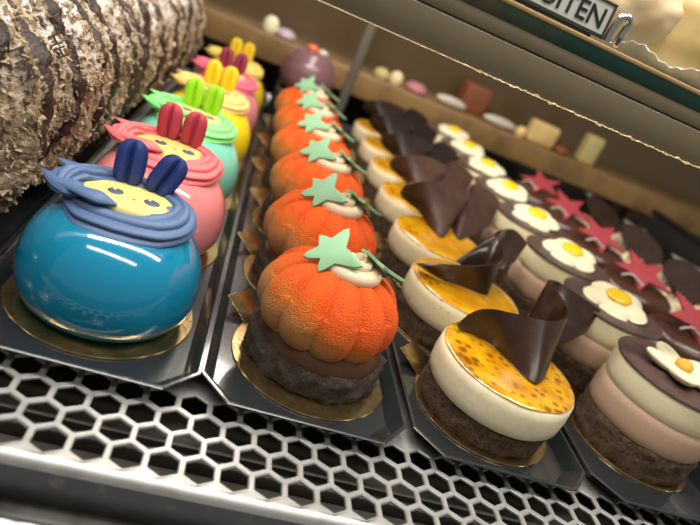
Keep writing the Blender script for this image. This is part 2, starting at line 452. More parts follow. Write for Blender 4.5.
# ---------------------------------------------------------------- bunny-eared dome cakes
def dome_body():
    prof = dense([(0, .28), (3.6, .28), (3.95, .55), (4.15, 1.1), (4.25, 1.8), (4.2, 2.7), (3.98, 3.6), (3.55, 4.4), (2.9, 5.05), (2.0, 5.45), (1.0, 5.6), (0, 5.62)], .3)
    # smooth the polyline
    for _ in range(3): prof = [prof[0]] + [((a[0]+2*b[0]+c[0])/4, (a[1]+2*b[1]+c[1])/4) for a, b, c in zip(prof, prof[1:], prof[2:])] + [prof[-1]]
    return lathe(prof, 80)
def frosting_ring(seed=0):
    rx, ry = 2.42, 1.95; n = 150; V, F = [], []
    sec = []
    ns = 90
    for k in range(ns):       # ridged piping section
        a = 2*PI*k/ns; q = .84 + .27*abs(math.sin(4.5*a + .4))
        sec.append((q*math.cos(a), q*math.sin(a)))
    a0, a1 = PI*1.02, PI*3.22
    for i in range(n+1):
        t = i / n; a = a0 + (a1-a0)*t
        grow = min(1, t/.14)**.7 * min(1, (1-t)/.1)**.8
        wob = 1 + .10*fbm(math.cos(a)*2+seed, math.sin(a)*2, t*3, 1.0, 2)
        rr = 1 + .17*(t - .5) + (.14*(1-t/.1) if t < .1 else 0) + (.22*((t-.88)/.12) if t > .88 else 0)
        x, y = rx*rr*math.cos(a), ry*rr*math.sin(a)
        zz = 5.62 - .20*(abs(math.sin(a))) + .45*t - .12*max(0, -math.sin(a))
        tx, ty = -rx*math.sin(a), ry*math.cos(a); L = math.hypot(tx, ty); nx, ny = ty/L, -tx/L
        w, h = (.82 + .18*max(0, -math.sin(a)))*grow*wob, .52*grow*(1 + .1*wob); tw = .35 + .2*math.sin(3*a)
        for (u, v) in sec:
            u2, v2 = u*math.cos(tw)-v*math.sin(tw)*.8, u*math.sin(tw)*.8+v*math.cos(tw)
            V.append((x + nx*u2*w, y + ny*u2*w, zz + v2*h - .25*max(0, u2)*w))
    for i in range(n):
        for k in range(ns): F.append((i*ns+k, i*ns+(k+1) % ns, (i+1)*ns+(k+1) % ns, (i+1)*ns+k))
    F.append(tuple(range(ns))[::-1]); F.append(tuple(range(n*ns, (n+1)*ns)))
    return V, F
def petal_tails():
    parts = []
    for (p0, p1, p2, w) in (((-1.4, -1.2, 6.0), (-2.7, -.9, 5.95), (-3.95, -.1, 6.0), .75), ((-1.7, .6, 6.0), (-2.7, .9, 6.1), (-3.7, .95, 6.3), .6), ((-.2, -1.55, 6.15), (-1.5, -1.6, 6.25), (-3.3, -1.0, 6.05), .55)):
        c = cr([p0, p1, p2], 10); L = len(c)
        parts.append(tube(c, [w*max(.04, (1-(i/(L-1))**2))*min(1, .1 + i/7) for i in range(L)], 12, flat=.55))
    return join(*parts)
def ear(lean, x, y):
    def fn(q):      # macaron-like half with a central cleft
        g = math.exp(-(q.x/.16)**2)
        return Vector((q.x, q.y*(1 - .55*g), q.z*(1 + .04*math.cos(q.x*3))))
    sq = lambda q: fn(Vector((math.copysign(abs(q.x)**.7, q.x), math.copysign(abs(q.y)**.7, q.y), math.copysign(abs(q.z)**.6, q.z))))
    m = Matrix.Translation((x, y, 6.0)) @ Matrix.Rotation(lean, 4, 'Y') @ Matrix.Rotation(-.12, 4, 'X') @ Matrix.Translation((0, 0, .98))
    return xf(ellipsoid((0, 0, 0), (.72, .55, 1.12), nu=40, nv=22, fn=sq), m)
def dome_cake(loc, body, frost, earc, label, rz=0, s=1.0, leans=(-.06, .34)):
    t = thing('dome_cake', label, 'cake', loc, rz, 'bunny-eared dome cakes')
    t.scale = (s, s, s)
    glaze = mat('glaze_' + body[1:], body, .12, coat=1, sss=.05); fm = mat('buttercream_' + frost[1:], frost, .5, sss=.12, bump=(400, .12, .0006))
    em = mat('ear_' + earc[1:], earc, .6, bump=(900, .4, .0008))
    disc = lathe([(0, .17), (4.45, .17), (4.48, .22), (4.45, .27), (0, .27)], 72)
    obj('cake_board', disc, M['gold'], t)
    obj('dome', dome_body(), glaze, t)
    f = obj('frosting_ring', join(frosting_ring(loc[1]), petal_tails()), fm, t, loc=(-.1, .25, -.05), smooth=40)
    face = obj('face_disc', lathe([(0, 5.5), (1, 5.5), (1, 5.95), (.95, 6.05), (.6, 6.14), (0, 6.2)], 40), mat('face_' + body[1:], '#dccf86', .45, mix=('#e0cc66', 60, .45, .7)), t, loc=(.05, .12, -.02))
    face.scale = (2.25, 1.5, 1)
    for v in face.data.vertices: pass
    fk = (1/2.25, 1/1.5)
    em2 = M['eye']; 
    for x in (-.75, .85):
        e = obj('eye', ellipsoid((x*fk[0], -.15*fk[1], 6.14), (.4*fk[0], .36*fk[1], .07)), M['eye'], face)
        obj('eye_highlight', ellipsoid(((x-.1)*fk[0], -.05*fk[1], 6.2), (.08*fk[0], .07*fk[1], .02), nu=12, nv=8), M['white_choc'], e)
    obj('mouth', ellipsoid((.12*fk[0], -.42*fk[1], 6.15), (.14*fk[0], .09*fk[1], .04), nu=16, nv=8), M['blush_red'], face)
    for x in (-1.5, 1.62):
        obj('cheek', ellipsoid((x*fk[0], -.32*fk[1], 6.06), (.22*fk[0], .2*fk[1], .05), nu=16, nv=8), M['blush'], face)
    for x, ln in ((-.66, leans[0]), (.72, leans[1])):
        obj('ear', ear(ln, x, 1.7), em, t)
    return t
M['eye'] = mat('grey_icing', '#4d5666', .4)
M['blush'] = mat('peach_icing', '#e8a862', .5)
M['blush_red'] = mat('red_icing', '#d8523c', .5)
DY = [26.7, 35.4, 44.5, 54.2, 63.8, 73.0]
DX = [-3.2, -2.75, -2.5, -2.1, -1.75, -1.45]
domes = [('#077fa4', '#4f6890', '#20387f', 'turquoise dome cake with blue frosting ring and navy ears, front of its row'),
         ('#e88f90', '#ee7478', '#b63a4e', 'salmon pink dome cake with coral frosting and crimson ears, second in its row'),
         ('#84d8c0', '#86e884', '#9ad818', 'mint green dome cake with light green frosting and lime ears'),
         ('#e8cc1c', '#e8c070', '#e2c010', 'yellow dome cake with peach frosting and yellow ears, fourth in its row'),
         ('#c87884', '#d86078', '#84243e', 'pink dome cake with deep pink frosting and maroon ears, behind a yellow one'),
         ('#c8b22a', '#d8bc60', '#d0b010', 'yellow dome cake with cream frosting, last at the far end of its row')]
for x, y, d in zip(DX, DY, domes):
    dome_cake((x, y, 0), d[0], d[1], d[2], d[3], rz=-.03, leans=(-.06, .34) if y < 30 else (-.12, -.02))

# ---------------------------------------------------------------- pumpkin cakes
def pumpkin_body():
    prof = [(0, 2.5), (2.6, 2.45), (3.2, 2.62), (3.62, 3.1), (3.8, 3.75), (3.76, 4.4), (3.5, 5.1), (3.0, 5.7), (2.3, 6.12), (1.6, 6.3), (1.0, 6.25), (.5, 6.1), (0, 6.0)]
    prof = [(v.x, v.y) for v in [Vector((p.x, p.y)) for p in cr([(a, b, 0) for a, b in prof], 5)]]
    prof[0] = (0, 2.5); prof[-1] = (0, 6.0); prof = [(max(r, 0), z) for r, z in prof]
    N = 11
    def dr(a, r, z):
        c = abs(math.sin((a+.12) * N / 2)); w = min(1, r / 3.0)
        k = 1 - .135 * w * (1 - c ** .45)
        k += .012 * fbm(math.cos(a)*3, math.sin(a)*3, z, .6, 2)
        return (r * k, z - .25 * w * (1 - c ** .55) * (1 if z > 4 else 0) * (r < 3.6))
    return lathe(prof, 11 * 26, dr)
def rosette():
    n = 120; pts, rad = [], []
    for i in range(n + 1):
        t = i / n; a = t * 2 * PI * 2.25 + .5
        r = 1.35 * (1 - t) ** .8 + .06
        pts.append((r * math.cos(a), r * math.sin(a) * .85, 6.2 + 1.0 * t)); rad.append((.5 - .2 * t) * min(1, t / .04 + .3))
    return tube(pts, rad, 14)
def leaf_mesh(th=.16):
    """ivy-like leaf with five blunt points, flat in x-y, centre at the origin"""
    ang = [80, 150, 215, 262, 352]; ln = [1.55, 1.1, 1.45, 1.3, 1.75]; poly = []
    for k in range(5):
        a = math.radians(ang[k]); b = math.radians(ang[(k+1) % 5]);
        if b < a: b += 2*PI
        for da, q in ((-.16, .84), (0, 1), (.16, .84)): poly.append((ln[k]*q*math.cos(a+da), ln[k]*q*math.sin(a+da)))
        m = (a + b)/2; poly.append((.72*math.cos(m), .72*math.sin(m)))
    V, F = prism(poly, -th/2, th/2, .05)
    return [(x, y, z + .05*x*x - .04*y*y) for x, y, z in V], F
def face_to(n, up, p):
    n = Vector(n).normalized(); u = Vector(up); u = (u - n*u.dot(n)).normalized(); x = u.cross(n)
    return Matrix(((x.x, u.x, n.x, p[0]), (x.y, u.y, n.y, p[1]), (x.z, u.z, n.z, p[2]), (0, 0, 0, 1)))
def pumpkin_cake(loc, label):
    t = thing('pumpkin_cake', label, 'cake', loc, 0, 'orange pumpkin cakes')
    board(t, 2.45, 4.3, -.05, -.45)
    obj('crumb_base', sponge(3.72, .27, 1.7, 3, .26, 150), M['crumb'], t, smooth=60)
    obj('chocolate_band', lathe(dense([(0, 1.6), (3.4, 1.6), (3.45, 1.9), (3.35, 2.3), (3.2, 2.6), (0, 2.6)], .4), 64), M['band'], t)
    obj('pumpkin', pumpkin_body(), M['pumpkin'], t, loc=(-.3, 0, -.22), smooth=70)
    obj('cream_rosette', rosette(), M['cream'], t, loc=(.15, -.35, -.35))
    obj('leaf', xf(leaf_mesh(), face_to((-.35, -.62, .70), (.12, .5, .8), (-1.4, -.5, 6.85))), M['leaf'], t, smooth=40)
    obj('leaf', xf(leaf_mesh(), face_to((.35, .30, .88), (-.12, .99, -.35), (1.15, -.1, 6.85))), M['leaf'], t, smooth=40)
    return t
PX, PY = [7.8, 7.85, 8.0, 7.9, 7.95, 8.0], [26.75, 35.5, 44.3, 53.1, 61.9, 70.7]
plab = ['orange pumpkin cake with two green leaves at the very front of its row', 'orange pumpkin cake directly behind the front pumpkin',
        'third orange pumpkin cake from the front of its row', 'fourth orange pumpkin cake from the front, blurred, green leaves on cream',
        'fifth orange pumpkin cake from the front, blurred, between two other pumpkins', 'last orange pumpkin cake, before the mauve dome']
p0 = pumpkin_cake((PX[0], PY[0], 0), plab[0])
for k in range(1, 6): dup(p0, (PX[k], PY[k], 0), [0, .05, -.05, .08, .03, -.04][k], plab[k])
t = thing('mauve_dome_cake', 'mauve dome cake at the far end behind the last pumpkin', 'cake', (7.2, 80.6, 4.0))
M2 = [(0, .1), (2.6, .1), (3.3, .6), (3.65, 1.6), (3.6, 2.8), (3.2, 4.0), (2.4, 5.0), (1.2, 5.5), (0, 5.65)]
obj('dome', lathe(dense(M2, .4), 48), M['mauve'], t)
obj('orange_topping', ellipsoid((-.5, -.3, 5.7), (.8, .7, .5)), mat('orange_topping', '#d8683a', .4), t)
obj('white_topping', ellipsoid((.9, -.3, 5.6), (.7, .7, .45)), M['white_strip'], t)

o = obj('display_riser', box(-3.4, 3.4, -3.2, 3.2, 0, 3.83, .15), M['black_frame'], loc=(7.2, 80.6, .17)); tag(o, 'black display riser under the mauve dome cake', 'riser')
# ---------------------------------------------------------------- passion fruit cakes with chocolate curls
def cream_disc(r, z0, z1):
    return lathe(dense([(0, z0), (r*.96, z0), (r, z0+.2), (r+.06, (z0+z1)/2), (r, z1-.18), (r*.96, z1), (0, z1)], .3), 90)
def glaze_top(r, z):
    def dr(a, rr, zz): return (rr + .05*fbm(math.cos(a)*2, math.sin(a)*2, 0, 1, 2) * (rr > r*.8), zz + .03*fbm(rr*math.cos(a), rr*math.sin(a), 0, 1.2, 2) * (zz > z))
    return lathe(dense([(0, z-.05), (r*.965, z-.05), (r*.985, z+.02), (r*.96, z+.1), (r*.85, z+.13), (0, z+.14)], .35), 72, dr)
def passion_cake(loc, label, front, curl):
    t = thing('passion_fruit_cake', label, 'cake', loc, 0, 'yellow glazed cakes with chocolate curls')
    board(t, 2.45, 4.15)
    obj('sponge_base', sponge(3.82, .27, 1.9, 5 + loc[1], .15), M['sponge'], t, loc=(-.1, .05, 0), smooth=60)
    obj('cream_disc', cream_disc(4.02, 1.75, 3.75), M['ivory'] if front else M['ivory_speck'], t)
    obj('fruit_glaze', glaze_top(4.0, 3.75), M['passion'] if front else M['passion2'], t)
    obj('chocolate_curl', curl, M['choc'] if front else M['choc_milk'], t, smooth=50)
    return t
QX, QY = [18.3, 18.15, 18.45, 18.5, 18.7, 18.8, 18.85], [26.2, 34.6, 43.0, 51.4, 59.8, 68.4, 77.0]
def local(k, pts): return [at_z(x, y, z) - Vector((QX[k], QY[k], 0)) for x, y, z in pts]
curl0 = ruled(local(0, [(457, 326, 4.3), (470, 314, 5.1), (487, 309, 5.8), (513, 313, 6.3), (549, 321, 6.7), (566, 318, 6.7), (567, 308, 6.8), (559, 294, 6.9), (549, 281.5, 7.0), (556, 281, 6.9), (572, 291, 6.6), (600, 310, 6.0)]),
              local(0, [(459, 329, 4.0), (476, 336, 4.0), (493, 345, 4.0), (510, 361, 4.0), (529, 379, 4.0), (537, 383, 4.0), (545, 374, 4.0), (541, 350, 4.0), (528, 318, 4.5), (536, 324, 4.3), (556, 345, 4.0), (585, 333, 4.6)]), 8, 8, .13)
c1 = ruled(local(1, [(417, 264, 4.6), (440, 264.5, 5.2), (470, 266, 5.7), (494, 264, 6.1), (503, 257, 6.3), (501, 247, 6.5), (495, 236, 6.7), (500, 231, 6.8), (511, 229, 6.8), (520, 235, 6.5), (527, 244, 6.1)]),
           local(1, [(420, 266, 4.2), (440, 278, 4.0), (462, 286, 4.0), (482, 294, 4.0), (487, 292, 4.0), (478, 276, 4.1), (457, 262, 4.8), (466, 263, 4.5), (492, 271, 4.1), (506, 268, 4.6), (516, 260, 5.2)]), 8, 6, .13)
c2 = ruled(local(2, [(400, 193, 5.4), (408, 184, 6.4), (430, 181, 7.1), (450, 183, 7.2), (467, 191, 7.0), (470, 196, 6.8), (468, 192, 6.9), (474, 184, 7.2), (486, 189, 7.0), (500, 202, 6.4)]),
           local(2, [(402, 197, 4.8), (420, 212, 4.1), (430, 226, 4.0), (439, 235, 4.0), (444, 236, 4.0), (449, 228, 4.0), (452, 228, 4.0), (458, 238, 4.0), (465, 238, 4.0), (490, 226, 4.6)]), 8, 6, .13)
qlab = ['yellow glazed cream cake with seeds and dark chocolate curl, front of its row', 'second yellow glazed cake from the front, dark chocolate curl on top',
        'third yellow glazed cake from the front, two broad brown chocolate sheets on top', 'fourth cake of the yellow glazed row, brown chocolate fan on top',
        'fifth cake of the yellow glazed row, blurred dark chocolate fan on top', 'sixth cake of the yellow glazed row, nearly black chocolate fan on top',
        'last cake of the yellow glazed row, half hidden behind a dark fan']
passion_cake((QX[0], QY[0], 0), qlab[0], True, curl0)
b = passion_cake((QX[1], QY[1], 0), qlab[1], False, c1)
[c for c in b.children if c.name.startswith('chocolate_curl')][0].data.materials[0] = M['choc']
q2 = passion_cake((QX[2], QY[2], 0), qlab[2], False, c2)
for k in range(3, 7):
    r = dup(q2, (QX[k], QY[k], 0), [0, 0, 0, -.06, -.12, -.03, -.1][k], qlab[k])
    fan = [c for c in r.children if c.name.startswith('chocolate_curl')][0]
    fan.scale = (.9, .9, .93); fan.location = Vector((-.1, .2, .27)) * S
    fan.material_slots[0].link = 'OBJECT'; fan.material_slots[0].material = M['choc_milk'] if k < 4 else M['choc_black']

# ---------------------------------------------------------------- layered cakes with flowers
def flower_disc(R=2.2, z=0):
    V, F = [], []; n, m = 90, 10
    for s in (1, 0):
        for j in range(m + 1):
            for k in range(n):
                a = 2*PI*k/n; q = j/m
                pet = .72 + .28*abs(math.cos(2.5*a))**.55
                r = R*q*(1 + (pet-1)*q)
                h = .26*(1 - q**6)**.5 + .26*(1 - q*q) + .08*math.cos(5*a)*q*(1-q) if s else 0
                V.append((r*math.cos(a), r*math.sin(a), z + (h if s else 0)))
    o = (m+1)*n
    for s in (0, 1):
        for j in range(m):
            for k in range(n):
                i = (s*o + j*n + k, s*o + j*n + (k+1) % n, s*o + (j+1)*n + (k+1) % n, s*o + (j+1)*n + k); F.append(i if s == 0 else i[::-1])
    for k in range(n): F.append((m*n+k, m*n+(k+1) % n, o+m*n+(k+1) % n, o+m*n+k))
    return V, F
def flower_rot(a): return (Matrix.Rotation(.20, 4, Vector((.75, -.65, 0))) @ Matrix.Rotation(a, 4, 'Z')).to_euler()
FT = flower_rot(.4)
def layered_cake(loc, label, front):
    t = thing('layered_mousse_cake', label, 'cake', loc, 0, 'layered cakes with white flowers')
    board(t, 2.3, 3.95)
    obj('sponge_base', sponge(3.72, .27, 2.2, 11 + loc[1], .14), M['sponge'], t, smooth=60)
    obj('cocoa_layer', cream_disc(3.7, 2.1, 4.05), M['cocoa_mousse'], t)
    obj('vanilla_layer', cream_disc(3.66, 4.0, 5.75), M['vanilla_mousse'], t)
    obj('chocolate_disc', lathe(dense([(0, 5.74), (3.76, 5.74), (3.8, 5.8), (3.76, 5.88), (0, 5.88)], .5), 80), M['choc_bloom'], t)
    if front:
        f = obj('flower_core', ellipsoid((0, 0, 6.15), (.8, .8, .3)), M['white_choc'], t)
        for k in range(5):
            a = 2*PI*k/5 + .35
            def fn(q): return Vector((q.x, q.y*(1 - .15*q.x), q.z - .30*math.exp(-(q.y/.45)**2)*(1-abs(q.x))*(q.z > 0)))
            m = Matrix.Rotation(a, 4, 'Z') @ Matrix.Translation((1.35, 0, 6.3)) @ Matrix.Rotation(-.22, 4, 'Y')
            obj('petal', xf(ellipsoid((0, 0, 0), (1.15, .85, .36), nu=28, nv=18, fn=fn), m), M['white_choc'], f)
        obj('flower_center', ellipsoid((0, 0, 6.55), (.55, .55, .38)), M['gold_grain'], f)
    else:
        f = obj('flower', flower_disc(2.45, 0), M['white_choc'], t, loc=(0, 0, 6.2), rot=FT, smooth=60)
        obj('flower_center', ellipsoid((0, 0, .5), (1.0, .95, .36)), M['yolk'], f)
    return t
FX = [29.5, 29.4, 29.5, 29.55, 29.6, 29.65, 29.65, 29.7]
FY = [27.2, 35.15, 43.1, 51.1, 59.1, 67.1, 75.1, 83.1]
flab = ['layered mousse cake with open-petalled white flower, at the front right corner', 'second layered cake of its row, egg-like white flower with yellow centre',
        'third layered cake from the front of the white flower row', 'fourth layered cake from the front of the white flower row',
        'fifth layered cake from the front of the white flower row', 'sixth layered cake from the front of the white flower row, blurred',
        'seventh layered cake from the front of the white flower row, blurred', 'last layered cake at the far end of the white flower row']
layered_cake((FX[0], FY[0], 0), flab[0], True)
l1 = layered_cake((FX[1], FY[1], 0), flab[1], False)
for k in range(2, 8):
    r = dup(l1, (FX[k], FY[k], 0), 0, flab[k])
    [c for c in r.children if c.name.startswith('flower')][0].rotation_euler = flower_rot(k*.7)

# ---------------------------------------------------------------- brown cakes with red stars
def star_poly(R, r, n=5, a0=0):
    return [((R if k % 2 == 0 else r)*math.cos(a0+PI*k/n), (R if k % 2 == 0 else r)*math.sin(a0+PI*k/n)) for k in range(2*n)]
def star_cake(loc, label):
    t = thing('star_cake', label, 'cake', loc, 0, 'brown cakes with red stars')
    obj('cake_board', lathe([(0, .17), (4.0, .17), (4.0, .27), (0, .27)], 48), M['gold'], t)
    obj('glazed_body', lathe(dense([(0, .27), (3.6, .27), (3.75, .7), (3.75, 3.6), (3.5, 4.4), (2.9, 4.85), (0, 5.0)], .35), 64), M['brown_glaze'], t)
    m = Matrix.Translation((.2, .4, 5.95)) @ Matrix.Rotation(.40, 4, Vector((.75, -.65, 0)))
    obj('star', xf(prism(star_poly(3.0, 1.25, 5, .15), -.12, .12, .04), m), M['red_speck'], t, smooth=30)
    c = cr([(-2.6, .3, 5.3), (-2.1, -.2, 5.75), (-1.5, -.6, 5.5), (-1.0, -1.1, 5.25)], 8)
    obj('white_strip', tube(c, .11, 8), M['white_strip'], t)
    return t
SY = [29.5, 38.0, 46.5, 55.0, 63.5, 72.0]; SX = [39.8, 39.9, 39.9, 40.0, 40.0, 40.0]
slab_ = ['brown glazed cake with red star, nearest one at the right edge', 'brown glazed cake with a red star, beside the second flower cake', 'third brown glazed cake with a red star from the front',
         'fourth brown cake with a red star, blurred', 'fifth brown cake with a red star, blurred in the back', 'last brown cake with a red star at the far end']
s0 = star_cake((SX[0], SY[0], 0), slab_[0])
for k in range(1, 6): dup(s0, (SX[k], SY[k], 0), [0, .5, .3, .55, .4, .1][k], slab_[k])

# ---------------------------------------------------------------- toasted meringue cakes
def meringue_cake(loc, label):
    t = thing('meringue_cake', label, 'cake', loc, 0, 'toasted meringue cakes')
    obj('sponge_base', sponge(3.6, .17, 1.6, 21, .12, 48), M['sponge'], t)
    parts = []
    for k in range(9):
        a = 2*PI*k/9; parts.append(lathe(dense([(0, 1.5), (1.1, 1.6), (1.2, 2.3), (.9, 3.2), (.4, 3.9), (0, 4.3)], .4), 16))
        parts[-1] = xf(parts[-1], Matrix.Translation((2.6*math.cos(a), 2.6*math.sin(a), 0)))
    parts.append(xf(lathe([(0, 1.5), (2, 1.5), (2, 3.8), (1.4, 4.4), (0, 4.6)], 24), Matrix.Identity(4)))
    obj('meringue_kisses', join(*parts), M['toast'], t)
    obj('chocolate_disc', xf(lathe([(0, 0), (3.1, 0), (3.1, .15), (0, .15)], 48), Matrix.Translation((.2, .5, 5.3)) @ Matrix.Rotation(.42, 4, Vector((.75, -.65, 0)))), M['choc'], t)
    m = Matrix.Translation((2.2, 1.6, 5.2)) @ Matrix.Rotation(-.5, 4, 'Z') @ Matrix.Rotation(.8, 4, 'X')
    obj('grey_sheet', xf(prism([(-2.2, 2.2), (-.2, 0), (2.6, .2), (2.2, 1.6)], -.07, .07), m), M['grey_leaf'], t, smooth=False)
    return t
MY = [33.0, 42.5, 52.0, 61.5, 71.0]
mlab = ['toasted meringue cake with dark chocolate disc, nearest, at the right edge', 'second toasted meringue cake, grey sheet standing on its dark disc',
        'third toasted meringue cake from the front, grey sheet on top', 'fourth toasted meringue cake, blurred, in the back right', 'last toasted meringue cake near the back panel']
m0 = meringue_cake((50.4, MY[0], 0), mlab[0])
for k in range(1, 5): dup(m0, (50.4, MY[k], 0), k*.25, mlab[k])

# ---------------------------------------------------------------- chocolate-striped roll
RC, RX, RZ, RY0, RY1 = (-16.6, 6.4), 8.6, 6.4, 25.0, 79.5
def roll_pt(a, y, h=0):
    """a = 0 at the right side, pi/2 at the top"""
    seg = .45*math.sin(y*2*PI/8.5 + .6) + .25*math.sin(y*.35)
    e = min(1, (y - RY0)/3.0, (RY1 - y)/3.0); e = max(.02, e) ** .4
    rx, rz = RX*e + seg*.55 + h, RZ*e + seg*.5 + h
    c, s = math.cos(a), math.sin(a)
    return Vector((RC[0] + .03*(y - 30) + rx*math.copysign(abs(c)**.85, c), y, max(.25, RC[1] + rz*math.copysign(abs(s)**.85, s))))
def roll_surface():
    V, F = [], []; na, ny = 150, 260
    for j in range(ny + 1):
        y = RY0 + (RY1 - RY0)*j/ny
        for k in range(na):
            a = 2*PI*k/na; p = roll_pt(a, y)
            h = .42*fbm(p.x, p.y, p.z, .55, 5) + .22*abs(fbm(p.x+50, p.y, p.z, 1.9, 3))
            q = roll_pt(a, y, h); V.append(tuple(q))
    for j in range(ny):
        for k in range(na): F.append((j*na+k, j*na+(k+1) % na, (j+1)*na+(k+1) % na, (j+1)*na+k))
    F.append(tuple(range(na))[::-1]); F.append(tuple(range(ny*na, (ny+1)*na)))
    return V, F
roll = thing('cake_roll', 'long beige cake roll coated in crunchy flakes with dark chocolate stripes and icing sugar', 'cake', (RC[0], RY0, .17))
def rl(vf): return [(x-RC[0], y-RY0, z-.17) for x, y, z in vf[0]], vf[1]
obj('roll_body', rl(roll_surface()), M['roll'], roll, smooth=60)
def flakes(seed, n, ymax):
    rnd = random.Random(seed); V, F = [], []
    for i in range(n):
        y = RY0 + .5 + (ymax - RY0)*rnd.random()**1.4; a = rnd.uniform(-1.0, 1.9)
        p = roll_pt(a, y); p2 = roll_pt(a, y, 1); nrm = (p2 - p).normalized()
        h = .42*fbm(p.x, p.y, p.z, .55, 5) + .22*abs(fbm(p.x+50, p.y, p.z, 1.9, 3)); p = roll_pt(a, y, h)
        s = rnd.uniform(.07, .24); m = Matrix.Translation(p + nrm*.06) @ Euler((rnd.uniform(0, 6), rnd.uniform(0, 6), rnd.uniform(0, 6))).to_matrix().to_4x4()
        k = rnd.uniform(.35, .9); t = rnd.uniform(.1, .22)
        pts = [(-s, -s*k, 0), (s*.8, -s*k*.8, t*s), (s, s*k, 0), (-s*.7, s*k*.9, -t*s)]
        o = len(V)
        V += [tuple(m @ Vector((x, yy, z - t*s))) for x, yy, z in pts] + [tuple(m @ Vector((x*.8, yy*.8, z + t*s))) for x, yy, z in pts]
        for f in ((3, 2, 1, 0), (4, 5, 6, 7), (0, 1, 5, 4), (1, 2, 6, 5), (2, 3, 7, 6), (3, 0, 4, 7)): F.append(tuple(o+q for q in f))
    return V, F
o = obj('pale_flakes', rl(flakes(1, 9000, 76)), M['flake_a'], roll, smooth=False); o['kind'] = 'stuff'
o = obj('brown_flakes', rl(flakes(2, 2400, 76)), M['flake_b'], roll, smooth=False); o['kind'] = 'stuff'
ry = 26.4; rnd = random.Random(5)
while ry < 76:
    grid = []; a0, a1 = rnd.uniform(-.8, -.25), rnd.uniform(1.9, 2.2); n = 60; w = rnd.uniform(.38, .7); sk = rnd.uniform(1.0, 2.4)
    for i in range(n + 1):
        a = a0 + (a1-a0)*i/n; y = ry + sk*(a - .3) + .45*fbm(ry, a*2, 0, 1.2, 2)
        if y < RY0 + 1.2 or y > RY1 - 1.2: continue
        ww = w*(.7 + .9*fbm(ry*3, a*5, 1, 1.0, 3))*min(1, .2 + i/6); ww = max(.08, ww); row = []
        for j in range(-4, 5):
            yy = y + ww*j/4 + .08*fbm(a*9, j + ry, 2, 1, 2); p = roll_pt(a, yy)
            h = .42*fbm(p.x, p.y, p.z, .55, 5) + .22*abs(fbm(p.x+50, p.y, p.z, 1.9, 3))
            row.append(roll_pt(a, yy, h + .02 + .2*(1 - (j/4)**2) + .05*fbm(a*12, yy*3, 4, 1, 2)))
        grid.append(row)
    if len(grid) > 4: obj('chocolate_stripe', rl(slab(grid, .12)), M['roll_choc'], roll, smooth=60)
    ry += rnd.uniform(2.4, 3.9)

def text_vf(body, size, depth, bold=False, offset=0):
    cu = bpy.data.curves.new('t', 'FONT'); cu.body = body; cu.size = size; cu.extrude = depth; cu.offset = offset
    cu.align_x = 'LEFT'
    o = bpy.data.objects.new('t', cu); C.objects.link(o)
    dg = bpy.context.evaluated_depsgraph_get(); dg.update()
    me = bpy.data.meshes.new_from_object(o.evaluated_get(dg))
    r = [tuple(v.co) for v in me.vertices], [tuple(p.vertices) for p in me.polygons]
    bpy.data.objects.remove(o); bpy.data.curves.remove(cu); bpy.data.meshes.remove(me)
    return r
def on_roll(txt, px, size, rotz):
    """dark printed mark lying on the flank of the roll"""
    d = ray(*px); best = None
    for i in range(1600):
        p = Vector((0, 0, CAMZ)) + d*(18 + i*.04); cx = RC[0] + .03*(p.y - 30)
        if p.y < RY0: continue
        q = roll_pt(math.atan2((p.z-RC[1])/RZ, (p.x-cx)/RX), p.y)
        if (p.x-cx)**2 + (p.z-RC[1])**2 < (q.x-cx)**2 + (q.z-RC[1])**2: best = p; break
    if best is None: return
    a = math.atan2((best.z-RC[1])/RZ, (best.x-RC[0])/RX)
    n = (roll_pt(a, best.y, 1) - roll_pt(a, best.y)).normalized()
    t = (roll_pt(a - .05, best.y) - roll_pt(a, best.y)).normalized()      # down the flank
    yv = n.cross(t)
    up = (yv*math.cos(rotz) - t*math.sin(rotz)).normalized()
    nf = (n + Vector((0, -.9, 0))).normalized(); up = (Vector((0, 1, 0)) + n*.8).normalized()   # printed on a lump that faces the front
    mtx = face_to(nf, up, best + n*.75)
    obj('stamped_mark', rl(xf(text_vf(txt, size, .04, offset=.0), mtx)), M['ink'], roll, smooth=False)
on_roll('MM', (-9, 54), .95, .2)
on_roll('HH', (32, 40), .8, .2)

# ---------------------------------------------------------------- upper glass shelf with profile, sign and dish
UY = 27.0
us = thing('upper_shelf', 'glass upper shelf with green edge and bronze profile under its front', 'shelf', (20, UY, 17.1))
def ub(x0, x1, y0, y1, z0, z1, b=0): return [(x-20, y-UY, z-17.1) for x, y, z in box(x0, x1, y0, y1, z0, z1, b)[0]], box(x0, x1, y0, y1, z0, z1, b)[1]
obj('profile', ub(-8, 45, UY, UY+.25, 17.08, 18.62, .04), M['profile'], us)
obj('dark_seal', ub(-8, 45, UY+.02, UY+.5, 18.6, 18.72), M['seam'], us)
obj('under_strip', ub(-8, 45, UY, UY+.5, 18.7, 19.36, .03), M['profile'], us)
obj('glass_edge', ub(-8, 45, UY-.02, UY+.4, 19.33, 20.03, .04), M['shelfglass'], us)
obj('glass_pane', ub(-8, 45, UY+.4, UY+16, 19.5, 20.15, .02), M['paneglass'], us)
obj('edge_strip', ub(-8, 45, UY-.04, UY+.4, 20.0, 20.2, .04), M['tan_edge'], us)
